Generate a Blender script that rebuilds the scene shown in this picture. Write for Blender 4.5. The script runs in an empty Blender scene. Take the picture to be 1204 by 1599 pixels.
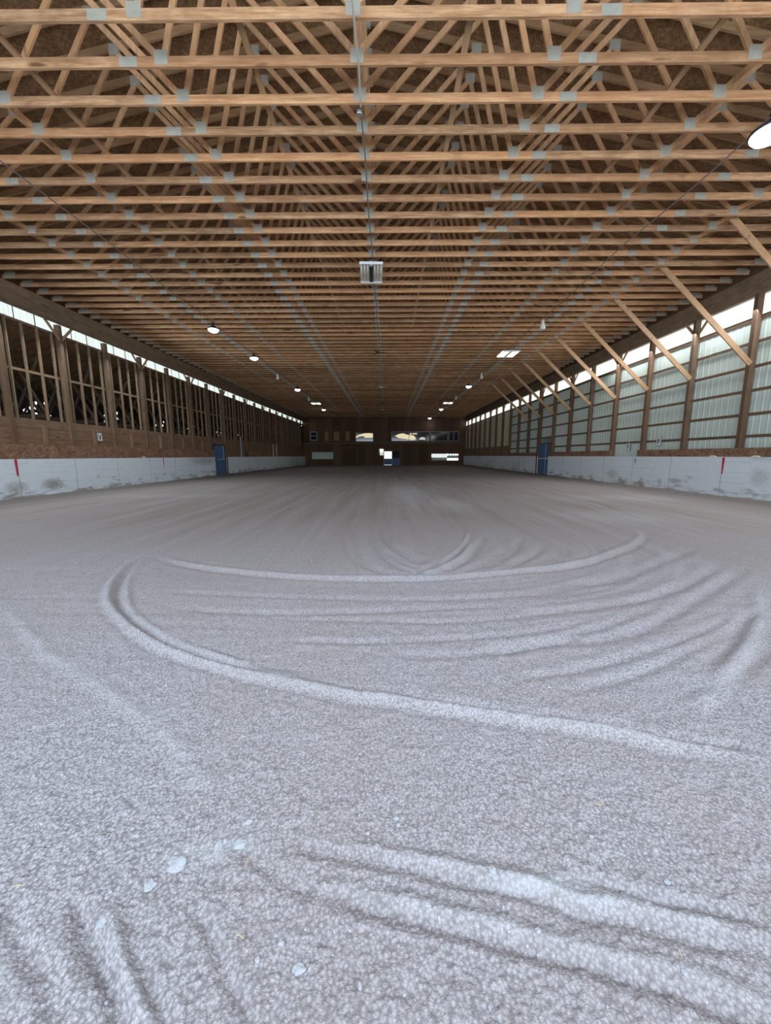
import bpy, math, random
import numpy as np
from mathutils import Vector, Matrix
random.seed(7)
rng = np.random.default_rng(11)
SC = bpy.context.scene
COL = SC.collection

# ------------------------------------------------------------------ camera
cd = bpy.data.cameras.new('camera'); cam = bpy.data.objects.new('camera', cd); COL.objects.link(cam)
FW = Vector((-0.006212, 0.988828, -0.148931)); RT = Vector((0.99998, 0.005917, -0.002428)); UP = Vector((0.00152, 0.148943, 0.988845))
m = Matrix((RT, UP, -FW)).transposed().to_4x4(); m.translation = Vector((0, 0, 1.476))
cam.matrix_world = m
cd.sensor_fit = 'HORIZONTAL'; cd.sensor_width = 36; cd.lens = 585.4 / 1204 * 36; cd.clip_end = 400
SC.camera = cam

# ------------------------------------------------------------------ world, lights, exposure
SC.view_settings.view_transform = 'Standard'; SC.view_settings.look = 'None'; SC.view_settings.gamma = 1
SC.view_settings.exposure = 0.0
w = bpy.data.worlds.new('sky'); SC.world = w; w.use_nodes = True
bg = w.node_tree.nodes['Background']; bg.inputs[0].default_value = (0.86, 0.95, 1.0, 1); bg.inputs[1].default_value = 1.5

def area(name, loc, rot, sx, sy, energy, col, spread=180):
    l = bpy.data.lights.new(name, 'AREA'); l.shape = 'RECTANGLE'; l.size = sx; l.size_y = sy
    l.energy = energy; l.color = col; l.spread = math.radians(spread)
    o = bpy.data.objects.new(name, l); COL.objects.link(o); o.location = loc; o.rotation_euler = rot
    return o
R = math.radians
# daylight through the big open doorway the photographer stands in
area('doorway_daylight', (-0.5, -1.6, 4.3), (R(90), 0, 0), 19.0, 4.6, 1520, (0.70, 0.84, 1.0))
# daylight through the long translucent strips under both eaves
for yc, ln, el, er in ((12, 18, 720, 720), (40, 36, 20, 35)):
    area('clerestory_daylight', (-12.4, yc, 6.35), (0, R(-42), 0), 0.5, ln, el, (0.82, 0.93, 1.0))
    area('clerestory_daylight', (11.7, yc, 6.2), (0, R(42), 0), 0.5, ln, er, (0.90, 0.95, 1.0) if yc < 20 else (1, .93, .82))

# ------------------------------------------------------------------ constants
XC = -0.4525                    # truss centre line
ZC = 7.403                      # top face of the bottom chords
XL, XR = -12.9, 11.83           # inner faces of the posts
YE = 59.0                       # far end wall
YF = -3.0                       # near end
PITCH = 2.5 / 12
RISE = 2.75                     # underside of top chord over ZC at the ridge

# ------------------------------------------------------------------ helpers
ORD = ['zeroth', 'first', 'second', 'third', 'fourth', 'fifth', 'sixth', 'seventh', 'eighth', 'ninth', 'tenth', 'eleventh', 'twelfth', 'thirteenth', 'fourteenth', 'fifteenth', 'sixteenth', 'seventeenth', 'eighteenth', 'nineteenth']
TENS = {2: 'twent', 3: 'thirt', 4: 'fort', 5: 'fift', 6: 'sixt', 7: 'sevent', 8: 'eight', 9: 'ninet'}
def nth(n):
    if n < 20: return ORD[n]
    a, b = divmod(n, 10)
    return TENS[a] + ('ieth' if b == 0 else 'y-' + ORD[b])

def tag(o, label=None, cat=None, group=None, kind=None):
    if label: o['label'] = label
    if cat: o['category'] = cat
    if group: o['group'] = group
    if kind: o['kind'] = kind
    return o

class MB:
    def __init__(s): s.v = []; s.f = []; s.m = []
    def box(s, x0, x1, y0, y1, z0, z1, m=0):
        b = len(s.v)
        s.v += [(x0, y0, z0), (x1, y0, z0), (x1, y1, z0), (x0, y1, z0), (x0, y0, z1), (x1, y0, z1), (x1, y1, z1), (x0, y1, z1)]
        s.f += [tuple(b + i for i in q) for q in ((0, 3, 2, 1), (4, 5, 6, 7), (0, 1, 5, 4), (1, 2, 6, 5), (2, 3, 7, 6), (3, 0, 4, 7))]
        s.m += [m] * 6; return s
    def bar(s, p, q, wid, thk, side=(0, 1, 0), m=0):
        # a board from p to q; thk along 'side', wid across
        p = Vector(p); q = Vector(q); d = (q - p).normalized(); sd = Vector(side); sd = (sd - d * sd.dot(d)).normalized(); u = d.cross(sd)
        b = len(s.v)
        for e in (p, q):
            for a, c in ((-1, -1), (1, -1), (1, 1), (-1, 1)):
                s.v.append(tuple(e + u * (a * wid / 2) + sd * (c * thk / 2)))
        s.f += [tuple(b + i for i in z) for z in ((0, 3, 2, 1), (4, 5, 6, 7), (0, 1, 5, 4), (1, 2, 6, 5), (2, 3, 7, 6), (3, 0, 4, 7))]
        s.m += [m] * 6; return s
    def tube(s, pts, r, n=8, m=0):
        pts = [Vector(p) for p in pts]; b = len(s.v)
        for i, p in enumerate(pts):
            d = (pts[min(i + 1, len(pts) - 1)] - pts[max(i - 1, 0)]).normalized()
            a = d.cross(Vector((0, 0, 1)) if abs(d.z) < .9 else Vector((1, 0, 0))).normalized(); c = d.cross(a)
            for k in range(n):
                t = 2 * math.pi * k / n; s.v.append(tuple(p + a * (math.cos(t) * r) + c * (math.sin(t) * r)))
        for i in range(len(pts) - 1):
            for k in range(n):
                s.f.append((b + i * n + k, b + i * n + (k + 1) % n, b + (i + 1) * n + (k + 1) % n, b + (i + 1) * n + k)); s.m.append(m)
        s.f.append(tuple(b + k for k in range(n))[::-1]); s.m.append(m)
        s.f.append(tuple(b + (len(pts) - 1) * n + k for k in range(n))); s.m.append(m); return s
    def lathe(s, prof, c, n=20, m=0):
        b = len(s.v); c = Vector(c)
        for r, z in prof:
            for k in range(n):
                t = 2 * math.pi * k / n; s.v.append((c.x + r * math.cos(t), c.y + r * math.sin(t), c.z + z))
        for i in range(len(prof) - 1):
            for k in range(n):
                s.f.append((b + i * n + k, b + i * n + (k + 1) % n, b + (i + 1) * n + (k + 1) % n, b + (i + 1) * n + k)); s.m.append(m)
        s.f.append(tuple(b + k for k in range(n))[::-1]); s.m.append(m)
        s.f.append(tuple(b + (len(prof) - 1) * n + k for k in range(n))); s.m.append(m); return s
    def poly(s, pts, d, m=0):
        # a flat polygon given thickness by the vector d
        b = len(s.v); n = len(pts); d = Vector(d)
        s.v += [tuple(p) for p in pts] + [tuple(Vector(p) + d) for p in pts]
        s.f.append(tuple(range(b, b + n))); s.f.append(tuple(range(b + 2 * n - 1, b + n - 1, -1))); s.m += [m, m]
        for k in range(n):
            s.f.append((b + k, b + n + k, b + n + (k + 1) % n, b + (k + 1) % n)); s.m.append(m)
        return s
    def mesh(s, name, mats):
        me = bpy.data.meshes.new(name); me.from_pydata(s.v, [], s.f)
        for mt in (mats if isinstance(mats, (list, tuple)) else [mats]): me.materials.append(mt)
        if any(s.m): me.polygons.foreach_set('material_index', s.m)
        me.update(); return me
    def build(s, name, mats, parent=None, loc=None):
        return put(name, s.mesh(name, mats), parent, loc)

def put(name, me, parent=None, loc=None):
    o = bpy.data.objects.new(name, me); COL.objects.link(o)
    if parent: o.parent = parent
    if loc: o.location = loc
    return o
def empty(name, loc=(0, 0, 0)):
    o = bpy.data.objects.new(name, None); COL.objects.link(o); o.location = loc; o.empty_display_size = .1; return o
def copy_tree(o, loc=None, parent=None):
    c = o.copy(); COL.objects.link(c); c.parent = parent
    if loc is not None: c.location = loc
    for ch in o.children: copy_tree(ch, None, c)
    return c
def smooth(o):
    for p in o.data.polygons: p.use_smooth = True
    return o

# ------------------------------------------------------------------ materials
class NT:
    def __init__(s, name):
        s.m = bpy.data.materials.new(name); s.m.use_nodes = True; s.t = s.m.node_tree; s.n = s.t.nodes; s.b = s.n['Principled BSDF']
    def add(s, typ, ins=None, **kw):
        n = s.n.new(typ)
        for k, v in kw.items(): setattr(n, k, v)
        for k, v in (ins or {}).items(): s.set(n, k, v)
        return n
    def set(s, n, k, v):
        i = n.inputs[k]
        if hasattr(v, 'is_output') or isinstance(v, bpy.types.NodeSocket): s.t.links.new(v, i)
        else: i.default_value = v
    def coord(s, scale=(1, 1, 1), world=False, rnd=0.0):
        if world: c = s.add('ShaderNodeNewGeometry').outputs['Position']
        else: c = s.add('ShaderNodeTexCoord').outputs['Object']
        if rnd:
            r = s.add('ShaderNodeObjectInfo').outputs['Random']
            v = s.add('ShaderNodeVectorMath', {0: (rnd, rnd * 1.7, rnd * .6), 'Scale': r}, operation='SCALE').outputs[0]
            c = s.add('ShaderNodeVectorMath', {0: c, 1: v}, operation='ADD').outputs[0]
        return s.add('ShaderNodeVectorMath', {0: c, 1: scale}, operation='MULTIPLY').outputs[0]
    def noise(s, vec, scale=1, detail=4, rough=.6, col=False):
        n = s.add('ShaderNodeTexNoise', {'Vector': vec, 'Scale': scale, 'Detail': detail, 'Roughness': rough}); return n.outputs['Color' if col else 'Fac']
    def ramp(s, fac, *stops):
        r = s.add('ShaderNodeValToRGB', {'Fac': fac}); e = r.color_ramp.elements
        while len(e) < len(stops): e.new(.5)
        for q, (p, c) in zip(e, stops): q.position = p; q.color = c if len(c) == 4 else (*c, 1)
        return r.outputs['Color']
    def mix(s, fac, a, b, mode='MIX'):
        n = s.add('ShaderNodeMix', data_type='RGBA', blend_type=mode)
        s.set(n, 0, fac)
        for k, v in ((6, a), (7, b)):
            if isinstance(v, tuple) and len(v) == 3: v = (*v, 1)
            s.set(n, k, v)
        return n.outputs[2]
    def math(s, op, a, b=0.0, c=0.0):
        n = s.add('ShaderNodeMath', operation=op)
        for k, v in enumerate((a, b, c)): s.set(n, k, v)
        return n.outputs[0]
    def bump(s, h, strength=.5, dist=.01):
        s.set(s.b, 'Normal', s.add('ShaderNodeBump', {'Height': h, 'Strength': strength, 'Distance': dist}).outputs[0])
    def fin(s, col, rough=.7, metal=0.0, spec=.3):
        s.set(s.b, 'Base Color', col if not (isinstance(col, tuple) and len(col) == 3) else (*col, 1)); s.set(s.b, 'Roughness', rough); s.set(s.b, 'Metallic', metal)
        s.b.inputs['Specular IOR Level'].default_value = spec
        return s.m

def wood(name, dark, light, axis=0, rough=.75, world=False, knots=True, segs=None, var=.25):
    t = NT(name); sc = [9, 9, 9]; sc[axis] = .7
    v = t.coord(tuple(sc), world, 0 if world else 13.0)
    g = t.noise(v, 2.2, 6, .75); base = t.ramp(g, (.34, dark), (.64, light))
    blot = t.noise(t.coord((1.3, 1.3, 1.3), world, 0 if world else 7.0), 1.6, 3, .6); base = t.mix(t.ramp(blot, (.45, (0, 0, 0)), (.7, (.45, .45, .45))), base, tuple(c * .72 for c in dark))
    if knots:
        sk = [7, 7, 7]; sk[axis] = 1.6
        k = t.noise(t.coord(tuple(sk), world, 0 if world else 31.0), 1.0, 1, .4)
        base = t.mix(t.ramp(k, (.70, (0, 0, 0)), (.78, (1, 1, 1))), base, tuple(c * .45 for c in dark))
    rnd = t.add('ShaderNodeObjectInfo').outputs['Random']
    if segs:
        x = t.add('ShaderNodeSeparateXYZ', {0: t.add('ShaderNodeTexCoord').outputs['Object']}).outputs[0]
        q = 0.0
        for sgm in segs: q = t.math('ADD', q, t.math('GREATER_THAN', x, sgm))
        cv = t.add('ShaderNodeCombineXYZ', {0: q, 1: t.math('MULTIPLY', rnd, 57.0)}).outputs[0]
        wn = t.add('ShaderNodeTexWhiteNoise', {'Vector': cv}).outputs['Color']; sp = t.add('ShaderNodeSeparateColor', {0: wn})
        val, warm = sp.outputs[0], sp.outputs[1]
    else:
        val = rnd; warm = t.math('FRACT', t.math('MULTIPLY', rnd, 17.3))
    base = t.mix(t.math('MULTIPLY', warm, .45), base, (*(c * k for c, k in zip(light, (.82, .60, .45))), 1))
    hsv = t.add('ShaderNodeHueSaturation', {'Color': base, 'Value': t.math('MULTIPLY_ADD', val, 2 * var, 1 - var)}).outputs[0]
    t.bump(g, .25, .003)
    return t.fin(hsv, rough)

M = {}
M['truss'] = wood('truss_timber', (.26, .125, .056), (.60, .37, .20), 0, segs=(-7.62, -3.44, 3.44, 7.62), var=.26)
M['web'] = wood('web_timber', (.40, .22, .105), (.60, .37, .20), 2, var=.22)
M['top'] = wood('top_chord_timber', (.22, .125, .06), (.36, .22, .115), 0, var=.18)
M['brace'] = wood('brace_timber', (.34, .21, .11), (.50, .33, .19), 1, var=.12)
M['post'] = wood('post_timber', (.105, .064, .038), (.20, .13, .08), 2, var=.15)
M['old'] = wood('old_shed_timber', (.07, .048, .032), (.13, .095, .062), 2, var=.15)
M['girt'] = wood('girt_timber', (.11, .068, .04), (.20, .13, .075), 1, var=.15)
M['beam'] = wood('beam_timber', (.15, .10, .062), (.26, .18, .115), 1, var=.12)
M['stud'] = wood('stud_timber', (.20, .14, .085), (.34, .25, .155), 2, var=.18)
M['plank'] = wood('plank_timber', (.17, .10, .06), (.30, .19, .115), 1, var=.12)
M['pale'] = wood('pale_board', (.55, .52, .40), (.74, .70, .56), 2, var=.12, knots=False)

def osb(name, a, b, c, scale=1.0):
    t = NT(name); v = t.coord((6 * scale, 6 * scale, 6 * scale), True)
    vo = t.add('ShaderNodeTexVoronoi', {'Vector': v, 'Scale': 3.0}); n = t.noise(v, .35, 5, .7)
    col = t.ramp(t.math('FRACT', t.math('ADD', t.add('ShaderNodeSeparateColor', {0: vo.outputs['Color']}).outputs[0], 0.0)), (0, a), (.5, b), (1, c))
    col = t.mix(t.ramp(n, (.35, (0, 0, 0)), (.7, (1, 1, 1))), t.mix(1.0, col, (.55, .5, .45), 'MULTIPLY'), col)
    t.bump(vo.outputs['Distance'], .3, .004)
    return t.fin(col, .8)
M['deck'] = osb('roof_sheathing', (.17, .09, .04), (.24, .135, .062), (.31, .18, .088), 1.5)
M['osb'] = osb('strand_board', (.20, .105, .065), (.32, .18, .115), (.46, .28, .18), 1.3)

t = NT('galvanised_plate'); v = t.coord((1, 1, 1), False, 5.0)
st = t.add('ShaderNodeTexVoronoi', {'Vector': v, 'Scale': 70.0}).outputs['Distance']
M['plate'] = t.fin(t.mix(t.noise(v, 8), (.30, .285, .235), (.50, .48, .40)), .5, .25); t.bump(st, .6, .003)
def plain(name, col, rough=.6, metal=0., spec=.4):
    t = NT(name); n = t.noise(t.coord((3, 3, 3)), 3, 3)
    return t.fin(t.mix(n, tuple(c * .82 for c in col), tuple(min(1, c * 1.12) for c in col)), rough, metal, spec)
M['cable'] = plain('grey_cable', (.14, .13, .12)); M['conduit'] = plain('pale_conduit', (.42, .42, .38), .4)
M['steelbox'] = plain('steel_box', (.35, .37, .36), .4, .6)
M['white'] = plain('white_enamel', (.78, .78, .72), .35); M['black'] = plain('black_plastic', (.03, .032, .03), .5)
M['tube'] = plain('unlit_tube', (.80, .76, .66), .3)
M['blue'] = plain('blue_paint', (.075, .16, .30), .5); M['bluelt'] = plain('pale_blue_trim', (.45, .60, .72), .5)
M['red'] = plain('red_paint', (.55, .03, .06), .5); M['frame'] = plain('grey_white_frame', (.42, .45, .47), .5)
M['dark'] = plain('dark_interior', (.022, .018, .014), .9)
M['sign'] = plain('sign_white', (.72, .74, .74), .4)
M['straw'] = plain('straw', (.72, .62, .32), .7)

def emis(name, col, s):
    t = NT(name); t.set(t.b, 'Base Color', (0.8, .8, .8, 1)); t.set(t.b, 'Emission Color', (*col, 1)); t.b.inputs['Emission Strength'].default_value = s
    return t.m
M['led'] = emis('cool_led', (.86, .92, 1.0), 14); M['fluoro'] = emis('warm_tube_light', (1.0, .95, .66), 6); M['lit'] = emis('glowing_pane_shape', (1.0, .86, .46), .7)  # the last makes pane shapes glow with no lamp behind them
M['litpale'] = emis('glowing_pale_pane', (.9, 1.0, .78), .5)

STL = ((14.35, .42, .55, .26, .75), (12.9, .40, .5, .25, .5), (26.5, 1.15, 2.2, .35, .5), (51, .7, .5, .6, .5)); STR = ((15.5, .42, .4, .13, .6), (12.0, .75, .4, .35, .35), (18.1, 1.2, .1, .2, .8), (19.9, .5, .6, .3, .35))
# white painted kick boards: horizontal board lines, scuffs, dirt rising from the ground
def kick(name, seams, stains=()):
    t = NT(name); p = t.coord((1, 1, 1), True); s = t.add('ShaderNodeSeparateXYZ', {0: p}); z = s.outputs[2]; y = s.outputs[1]
    n1 = t.noise(t.coord((1, .7, 2.2), True), 1.6, 7, .7); n2 = t.noise(t.coord((1, .5, 1.0), True), .55, 4, .6)
    c = t.mix(t.noise(t.coord((1, 1.2, 3), True), 3, 4), (.66, .72, .78), (.80, .86, .90))
    low = t.math('SUBTRACT', 1.0, t.math('DIVIDE', z, .75))
    d = t.math('ADD', t.math('MULTIPLY', low, .22), t.math('SUBTRACT', n1, .45))
    c = t.mix(t.ramp(d, (.20, (0, 0, 0)), (.34, (.9, .9, .9))), c, (.30, .27, .22))
    c = t.mix(t.ramp(n2, (.60, (0, 0, 0)), (.72, (.6, .6, .6))), c, (.36, .31, .22))
    ln = t.math('ABSOLUTE', t.math('SUBTRACT', t.math('FRACT', t.math('MULTIPLY', z, 1 / .35)), .5))
    br = t.math('MULTIPLY', t.math('LESS_THAN', ln, .012), t.math('GREATER_THAN', t.noise(t.coord((1, .8, 0.1), True), 1.0, 2), .5))
    c = t.mix(t.math('MULTIPLY', br, .55), c, (.22, .2, .17))
    yy = t.math('ABSOLUTE', t.math('SUBTRACT', t.math('FRACT', t.math('MULTIPLY_ADD', y, 1 / 2.4384, seams)), .5))
    c = t.mix(t.math('MULTIPLY', t.math('LESS_THAN', yy, .004), .7), c, (.1, .09, .07))
    g = t.noise(t.coord((1, 5, 9), True), 2.5, 4, .7)
    c = t.mix(t.ramp(g, (.70, (0, 0, 0)), (.74, (.75, .75, .75))), c, (.2, .19, .17))
    for yc, zc, ry, rz, s in stains:
        dy = t.math('DIVIDE', t.math('SUBTRACT', y, yc), ry); dz = t.math('DIVIDE', t.math('SUBTRACT', z, zc), rz)
        q = t.math('ADD', t.math('MULTIPLY', dy, dy), t.math('MULTIPLY', dz, dz)); q = t.math('ADD', t.math('SUBTRACT', 1.0, q), t.math('MULTIPLY', t.math('SUBTRACT', g, .5), 3.0))
        c = t.mix(t.math('MULTIPLY', t.math('MINIMUM', t.math('MAXIMUM', q, 0.0), 1.0), s), c, (.20, .18, .14))
    t.bump(n1, .2, .01)
    return t.fin(c, .65)
M['kickL'] = kick('white_kickboard_paint', .15, STL); M['kickR'] = kick('white_kickboard_paint_right', .01, STR)

# ribbed steel siding
def siding(name, col):
    t = NT(name); n = t.noise(t.coord((.5, .5, .25), True), 1.0, 3)
    return t.fin(t.mix(n, tuple(c * .85 for c in col), col), .5, .0, .4)
M['siding'] = siding('pale_steel_siding', (.62, .70, .63))

# translucent clerestory sheet
def sheet(name, col, streak):
    t = NT(name); n = t.noise(t.coord((1, 7, .35), True), 1.6, 4, .7)
    c = t.mix(t.ramp(n, (.48, (0, 0, 0)), (.8, (streak,) * 3)), col, (col[0] * .45, col[1] * .55, col[2] * .42))
    tr = t.add('ShaderNodeBsdfTranslucent', {'Color': c}); tp = t.add('ShaderNodeBsdfTransparent', {'Color': c})
    mx = t.add('ShaderNodeMixShader', {0: .25, 1: tr.outputs[0], 2: tp.outputs[0]})
    t.t.links.new(mx.outputs[0], t.n['Material Output'].inputs['Surface']); return t.m
M['sheetL'] = sheet('translucent_sheet_left', (.96, 1.0, .92), .8); M['sheetR'] = sheet('translucent_sheet_right', (1.0, .97, .86), .1)

t = NT('window_glass'); M['glass'] = t.fin((.02, .03, .04), .08, 0, .8)
t = NT('clod'); M['clod'] = t.fin(t.mix(t.noise(t.coord((20, 20, 20)), 3), (.36, .37, .40), (.50, .52, .56)), .9)

# arena footing
t = NT('arena_footing')
W_ = t.coord((1, 1, 1), True)
fine = t.noise(W_, 170, 4, .8); mid = t.noise(W_, 55, 5, .8); big = t.noise(t.coord((1, .6, 1), True), .55, 4, .6)
vo = t.add('ShaderNodeTexVoronoi', {'Vector': W_, 'Scale': 85.0, 'Randomness': 1.0}).outputs['Distance']
vo2 = t.add('ShaderNodeTexVoronoi', {'Vector': W_, 'Scale': 210.0, 'Randomness': 1.0}).outputs['Distance']
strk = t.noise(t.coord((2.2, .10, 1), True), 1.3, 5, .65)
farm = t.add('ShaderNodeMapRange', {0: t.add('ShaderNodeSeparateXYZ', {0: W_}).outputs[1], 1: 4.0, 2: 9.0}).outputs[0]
cr = t.math('ADD', t.math('MULTIPLY', vo, -.55), t.math('ADD', t.math('MULTIPLY', fine, .7), t.math('MULTIPLY', mid, .45)))
c = t.ramp(cr, (.12, (.22, .205, .212)), (.36, (.40, .382, .403)), (.62, (.60, .582, .62)))
c = t.mix(t.ramp(big, (.38, (.30, .30, .30)), (.62, (0, 0, 0))), c, (.32, .27, .25))
c = t.mix(t.math('MULTIPLY', farm, t.ramp(strk, (.40, (1, 1, 1)), (.64, (0.35, 0.35, 0.35)))), c, (.28, .235, .215))  # harrow streaks; far sand is also darkened in colour for the weaker light
spk = t.add('ShaderNodeTexVoronoi', {'Vector': W_, 'Scale': 42.0, 'Randomness': 1.0})
sm = t.math('MULTIPLY', t.math('LESS_THAN', spk.outputs['Distance'], .13), t.math('GREATER_THAN', t.add('ShaderNodeSeparateColor', {0: spk.outputs['Color']}).outputs[0], .84))
c = t.mix(t.math('MULTIPLY', sm, .7), c, (.72, .72, .72))
att = t.add('ShaderNodeAttribute', attribute_name='dust').outputs['Fac']
c = t.mix(t.math('MULTIPLY', att, .45), c, (.60, .64, .68))
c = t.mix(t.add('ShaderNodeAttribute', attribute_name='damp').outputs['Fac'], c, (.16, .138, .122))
hgt = t.math('SUBTRACT', t.math('ADD', t.math('MULTIPLY', fine, .35), t.math('MULTIPLY', mid, .5)), t.math('ADD', t.math('MULTIPLY', vo, .8), t.math('MULTIPLY', vo2, .5)))
t.bump(hgt, .55, .008)
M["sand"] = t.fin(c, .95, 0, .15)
TRACKS = [
    (0.045,0.05,[(-3.73, 5.66), (-3.61, 5.03), (-3.28, 4.27), (-2.9, 3.68), (-2.47, 3.26), (-2.01, 2.89), (-1.6, 2.64), (-1.3, 2.51), (-1.0, 2.39), (-0.73, 2.3), (-0.44, 2.21), (-0.22, 2.14), (-0.02, 2.11), (0.36, 2.01), (0.71, 1.93), (1.04, 1.87), (1.26, 1.82), (1.4, 1.76), (1.62, 1.72), (1.88, 1.65)]),
    (0.03,0.04,[(-3.46, 4.87), (-2.86, 3.92), (-2.47, 3.4), (-2.0, 3.01), (-1.66, 2.78), (-1.36, 2.64), (-1.03, 2.48), (-0.8, 2.39), (-0.36, 2.27)]),
    (-0.035,0.05,[(-3.63, 5.25), (-3.13, 4.18), (-2.76, 3.64), (-2.29, 3.19), (-1.88, 2.89), (-1.5, 2.67), (-1.19, 2.51), (-0.77, 2.37)]),
    (-0.02,0.04,[(0.17, 2.11), (0.55, 2.04), (0.9, 1.96), (1.25, 1.88), (1.45, 1.81), (1.68, 1.76), (1.93, 1.7)]),
    (0.03,0.07,[(-3.57, 5.54), (-2.95, 5.12), (-2.27, 4.81), (-1.46, 4.57), (-0.83, 4.44), (-0.03, 4.41), (0.76, 4.46), (1.63, 4.69), (2.35, 4.92), (3.39, 5.59), (4.28, 6.37), (4.8, 7.07), (5.08, 8.03)]),
    (-0.03,0.06,[(-3.46, 5.36), (-2.86, 4.96), (-2.2, 4.67), (-1.43, 4.44), (-0.81, 4.32), (-0.03, 4.29), (0.74, 4.34), (1.58, 4.56), (2.31, 4.78), (3.31, 5.37), (4.34, 6.27), (5.02, 7.19)]),
    (0.014,0.06,[(-3.86, 3.56), (-3.28, 3.13), (-2.65, 2.68), (-2.13, 2.38), (-1.56, 2.04), (-1.24, 1.84), (-0.95, 1.6), (-0.74, 1.45)]),
    (-0.03,0.08,[(0.25, 4.49), (0.61, 4.87), (1.03, 5.53), (1.35, 6.38)]),
    (0.03,0.08,[(0.35, 4.46), (0.71, 4.81), (1.11, 5.42), (1.45, 6.33)]),
    (-0.025,0.08,[(0.6, 4.46), (1.05, 4.72), (1.56, 5.34), (1.93, 5.92)]),
    (-0.03,0.08,[(-0.04, 5.72), (0.23, 5.02), (0.47, 4.78)]),
    (-0.03,0.1,[(-0.03, 9.21), (-0.01, 6.92), (0.07, 6.15), (0.35, 5.42), (0.59, 5.02)]),
    (-0.03,0.1,[(2.05, 4.18), (2.66, 4.34), (3.29, 4.72), (4.17, 5.34), (4.91, 5.91)]),
    (-0.03,0.08,[(1.18, 3.33), (1.85, 3.48), (2.63, 3.73), (3.52, 4.22), (4.58, 5.01)]),
    (-0.03,0.08,[(0.71, 2.64), (1.25, 2.79), (2.01, 2.95), (3.09, 3.64), (4.79, 4.86)]),
    (-0.02,0.06,[(-0.02, 2.6), (0.71, 2.64), (1.58, 2.95), (2.9, 3.64)]),
    (-0.025,0.06,[(2.2, 2.47), (2.62, 2.74), (3.13, 3.13), (3.58, 3.48)]),
    (-0.02,0.06,[(1.95, 2.15), (2.4, 2.39), (2.97, 2.74)]),
    (-0.015,0.05,[(-1.21, 3.26), (-0.02, 3.19), (0.55, 3.18), (1.47, 3.33)]),
    (-0.02,0.08,[(-0.83, 7.23), (-0.61, 5.72), (-0.31, 4.87), (-0.05, 4.64)]),
    (-0.03,0.03,[(-0.52, 1.25), (-0.02, 1.17), (0.33, 1.1), (0.48, 1.07), (0.63, 1.02), (0.79, 1.0), (0.94, 0.96), (1.14, 0.92)]),
    (0.025,0.035,[(-0.11, 1.22), (0.34, 1.14), (0.49, 1.11), (0.65, 1.06), (0.82, 1.03), (0.96, 1.0), (1.19, 0.96)]),
    (-0.024,0.025,[(0.64, 1.14), (0.79, 1.1), (0.93, 1.06), (1.08, 1.03), (1.22, 0.99)]),
    (-0.03,0.028,[(-0.28, 1.08), (-0.14, 1.05), (0.03, 1.01), (0.19, 0.98), (0.35, 0.94), (0.5, 0.91), (0.64, 0.88), (0.8, 0.84), (0.94, 0.79), (1.0, 0.78)]),
    (0.02,0.03,[(-0.15, 1.09), (0.2, 1.02), (0.52, 0.95), (0.66, 0.92), (0.84, 0.89), (0.99, 0.84), (1.08, 0.81)]),
    (-0.035,0.03,[(-1.06, 1.06), (-1.01, 1.01), (-0.92, 0.94), (-0.82, 0.87), (-0.74, 0.81), (-0.68, 0.76)]),
    (0.03,0.03,[(-0.94, 1.04), (-0.84, 0.94), (-0.73, 0.85), (-0.64, 0.77)]),
    (-0.025,0.02,[(-0.81, 0.95), (-0.72, 0.87), (-0.63, 0.81), (-0.56, 0.76)]),
    (-0.025,0.025,[(-0.66, 1.04), (-0.54, 0.95), (-0.47, 0.87), (-0.41, 0.82), (-0.34, 0.76)]),
    (-0.025,0.03,[(-1.28, 1.06), (-1.18, 0.97), (-1.09, 0.91), (-0.99, 0.86), (-0.87, 0.77)]),
    (-0.015,0.03,[(-0.6, 1.23), (-0.45, 1.16), (-0.33, 1.09), (-0.23, 1.08)]),
    (-0.03,0.08,[(-0.69, 7.56), (-0.46, 5.72), (-0.18, 4.78), (0.03, 4.54)]),
    (-0.03,0.08,[(-0.47, 8.92), (-0.26, 6.39), (0.04, 5.08), (0.36, 4.56)]),
    (-0.03,0.08,[(-0.26, 9.75), (-0.07, 6.65), (0.23, 5.42), (0.53, 4.87)]),
    (-0.025,0.08,[(0.68, 4.56), (1.23, 5.41), (1.82, 6.91)]),
    (-0.025,0.08,[(1.14, 4.64), (1.92, 5.64), (2.46, 6.74)]),
    (-0.025,0.08,[(1.55, 4.78), (2.2, 5.48), (2.62, 6.14)]),
    (0.03,0.05,[(0.4, 4.54), (0.75, 5.08), (1.25, 6.15), (1.58, 7.22)]),
    (-0.02,0.06,[(-2.57, 3.92), (-0.71, 3.73), (0.62, 3.71), (1.84, 3.91)]),
    (-0.02,0.06,[(-2.17, 3.48), (-0.94, 3.36), (0.27, 3.45), (1.24, 3.56)]),
    (-0.02,0.05,[(-0.91, 2.84), (-0.02, 2.81), (1.04, 2.95), (1.86, 3.2)]),
    (-0.02,0.05,[(0.83, 2.31), (1.47, 2.47), (2.34, 2.84), (3.25, 3.33)]),
    (-0.02,0.05,[(1.09, 2.15), (1.73, 2.39), (2.6, 2.84), (3.63, 3.48)]),
    (0.025,0.06,[(1.75, 2.0), (2.24, 2.32), (2.9, 2.84), (3.6, 3.48), (4.08, 4.01)]),
    (-0.02,0.1,[(-0.04, 9.74), (-0.04, 14.84), (-0.06, 22.63)]),
    (-0.03,0.12,[(-3.82, 5.94), (-4.0, 8.33), (-3.84, 12.7)]),
    (0.03,0.1,[(5.76, 8.69), (6.33, 12.55), (5.96, 17.08)]),
    (-0.03,0.1,[(5.77, 8.26), (6.47, 12.19), (6.02, 16.43)]),
    (-0.03,0.12,[(-6.14, 5.74), (-5.92, 6.96), (-5.28, 11.08)]),
]

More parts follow.
